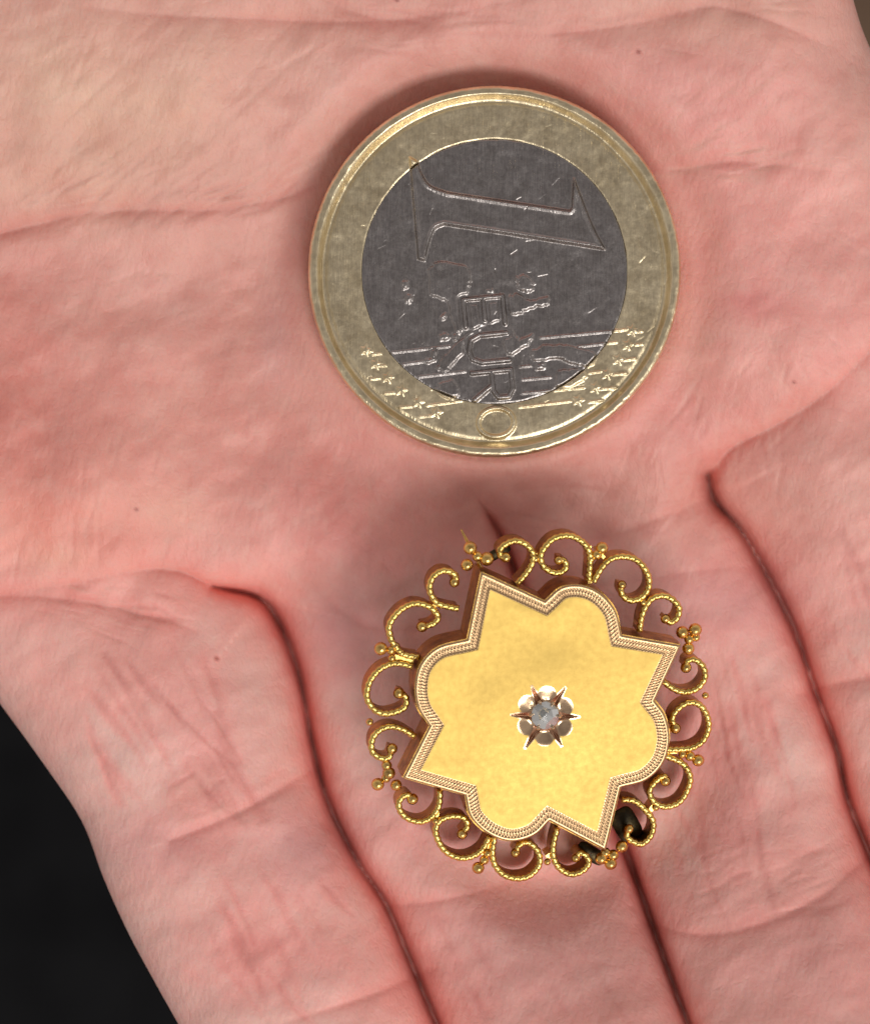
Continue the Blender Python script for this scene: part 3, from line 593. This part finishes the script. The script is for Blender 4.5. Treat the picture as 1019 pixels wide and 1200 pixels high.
# setting: six bright-cut rays and polished scoops round the stone
RAYS = [(-115, 39), (-55, 42), (1, 41), (61, 41), (121.5, 46), (181, 41)]
Rr, T = grid_polar(9, 49.4, 62, 280); px_ = 638.5 + Rr*np.cos(T); py_ = 839. + Rr*np.sin(T)
h = 0*Rr
for a, L in RAYS:
    a = math.radians(a); du = np.cos(T-a)*Rr; dv = np.sin(T-a)*Rr; wdt = np.clip((L-du)/(L-16), 0, 1.15)*5.2*sm(10, 17, du)
    m_ = (du > 10) & (du < L); g = np.where(m_ & (wdt > .2), np.clip(1-np.abs(dv)/np.maximum(wdt, .3), 0, 1), 0); h = h - g*(.4+wdt*1.0); cut = (m_ & (np.abs(dv) < wdt)) if a == math.radians(RAYS[0][0]) else (cut | (m_ & (np.abs(dv) < wdt))); near = (m_ & (np.abs(dv) < wdt+1.4)) if a == math.radians(RAYS[0][0]) else (near | (m_ & (np.abs(dv) < wdt+1.4)))
for k in range(6):
    a = math.radians((RAYS[k][0]+RAYS[(k+1) % 6][0]+(360 if k == 5 else 0))/2); cx_, cy_ = 25*math.cos(a), 25*math.sin(a)
    d2 = ((Rr*np.cos(T)-cx_)**2+(Rr*np.sin(T)-cy_)**2); h = h - 5.0*sm(36, 13, Rr)*np.exp(-(d2/10.5**2)**2.6); near |= d2 < 10.4**2
h = np.where(Rr < 15, h - (15-Rr)*.5, h); near |= Rr < 20
w_ = W_PLATE + 3.0*np.exp(-(Rr/70)**2) + h + .4*vnoise(px_, py_, 40, 50)
V = bl(px_, py_, w_).reshape(-1, 3); i = np.arange(px_.size).reshape(px_.shape); j = np.roll(i, -1, 1); Fq = np.stack([i[:-1], j[:-1], j[1:], i[1:]], -1)[..., ::-1]
kind = np.where(cut & (Rr > 14), 2, np.where(near, 1, 0))[:-1]
mesh('plate_centre', V, Fq[kind == 0], M_plate, brooch); stg = mesh('stone_setting', V, Fq[kind == 1], M_setting, brooch)[0]
for a, L in RAYS:
    dd = np.abs((T[:-1]-math.radians(a)+math.pi) % (2*math.pi)-math.pi) < .5
    mesh('engraved_ray', V, Fq[(kind == 2) & dd], M_cut, stg)
for a in (-112, -58, 2, 58, 120, 182):
    V, F = ball(bl(638.5+17*math.cos(math.radians(a)), 838.5+17*math.sin(math.radians(a)), W_PLATE+6), 2.3/PX, 8); mesh('prong', V, F, M_setting, brooch)
# rose-cut diamond
vs = [bl(639.5, 836.5, W_PLATE+12)]
for k in range(6): a = math.radians(60*k+18); vs.append(bl(639+9.5*math.cos(a), 838+9.5*math.sin(a), W_PLATE+9.5+random.uniform(-.4, .4)))
for k in range(12): a = math.radians(30*k+3); vs.append(bl(638.5+16.5*math.cos(a), 838.5+16.5*math.sin(a), W_PLATE+4))
vs.append(bl(638.5, 838.5, W_PLATE-8)); F = []
for k in range(6):
    k2 = (k+1) % 6; F.append([0, 1+k2, 1+k]); o_ = lambda q: 7+q % 12
    F += [[1+k, o_(2*k+1), o_(2*k)], [1+k, 1+k2, o_(2*k+1)], [1+k2, o_(2*k+2), o_(2*k+1)]]
for k in range(12): F.append([19, 7+k, 7+(k+1) % 12])
mesh('diamond', np.array(vs), np.array(F)[:, ::-1], M_dia, brooch, smooth=False)
# pin, hinge and catch under the brooch
P = np.linspace(0, 1, 60)[:, None]; A_, B_ = bl(540, 620.5, 14), bl(722, 968, 8); pts = A_*(1-P)+B_*P
V, F = tube(pts, np.interp(P[:, 0], [0, .04, 1], [1.0, 2.2, 3.])/PX, 10); mesh('pin', V, F, M_bead, brooch)
def slab(cx, cy, a, b, ang, w0, w1, name):
    an = math.radians(ang); n = 28; th_ = np.linspace(0, 2*math.pi, n, endpoint=False); s_ = lambda v: np.sign(v)*np.abs(v)**.5
    x = a*s_(np.cos(th_)); y = b*s_(np.sin(th_)); X_ = cx+x*math.cos(an)-y*math.sin(an); Y_ = cy+x*math.sin(an)+y*math.cos(an)
    lay = [bl(cx+(X_-cx)*k, cy+(Y_-cy)*k, w) for k, w in ((.05, w0), (.95, w0), (1, w0+1.5), (1, w1-1.5), (.93, w1), (.05, w1))]
    V = np.vstack(lay); i = np.arange(len(V)).reshape(6, n); j = np.roll(i, -1, 1); mesh(name, V, np.stack([i[:-1], i[1:], j[1:], j[:-1]], -1).reshape(-1, 4), M_tarnish, brooch)
slab(733, 966, 20, 15, 60, 2, 16, 'hinge_plate'); slab(692, 1000, 18, 9, 30, 2, 14, 'hinge_plate'); slab(583, 648, 16, 6, -30, 2, 12, 'catch_plate')

# ------------------------------------------------------------------ what lies below the hand
def sheet(name, x0, x1, y0, y1, z, mat, n=40, amp=0., lean=0):
    xs, ys_ = np.meshgrid(np.linspace(x0, x1, n), np.linspace(y0, y1, n)); zz = z + amp*(vnoise(xs*10, ys_*10, 60, 77)+.5*vnoise(xs*10, ys_*10, 25, 78))
    V = np.stack([xs, ys_, zz], -1).reshape(-1, 3); i = np.arange(n*n).reshape(n, n); return mesh(name, V, np.stack([i[:-1, :-1], i[:-1, 1:], i[1:, 1:], i[1:, :-1]], -1).reshape(-1, 4), mat)[0]
tag(sheet('table', -60, 60, -60, 60, -14, M_wood), kind='structure')
cl = sheet('dark_cloth', -40, 1.4, -44, 10, -13.4, M_cloth, 90, .25); sd = cl.modifiers.new('thick', 'SOLIDIFY'); sd.thickness = .25
tag(cl, 'black cloth lying out of focus below the fingers at lower left', 'cloth')
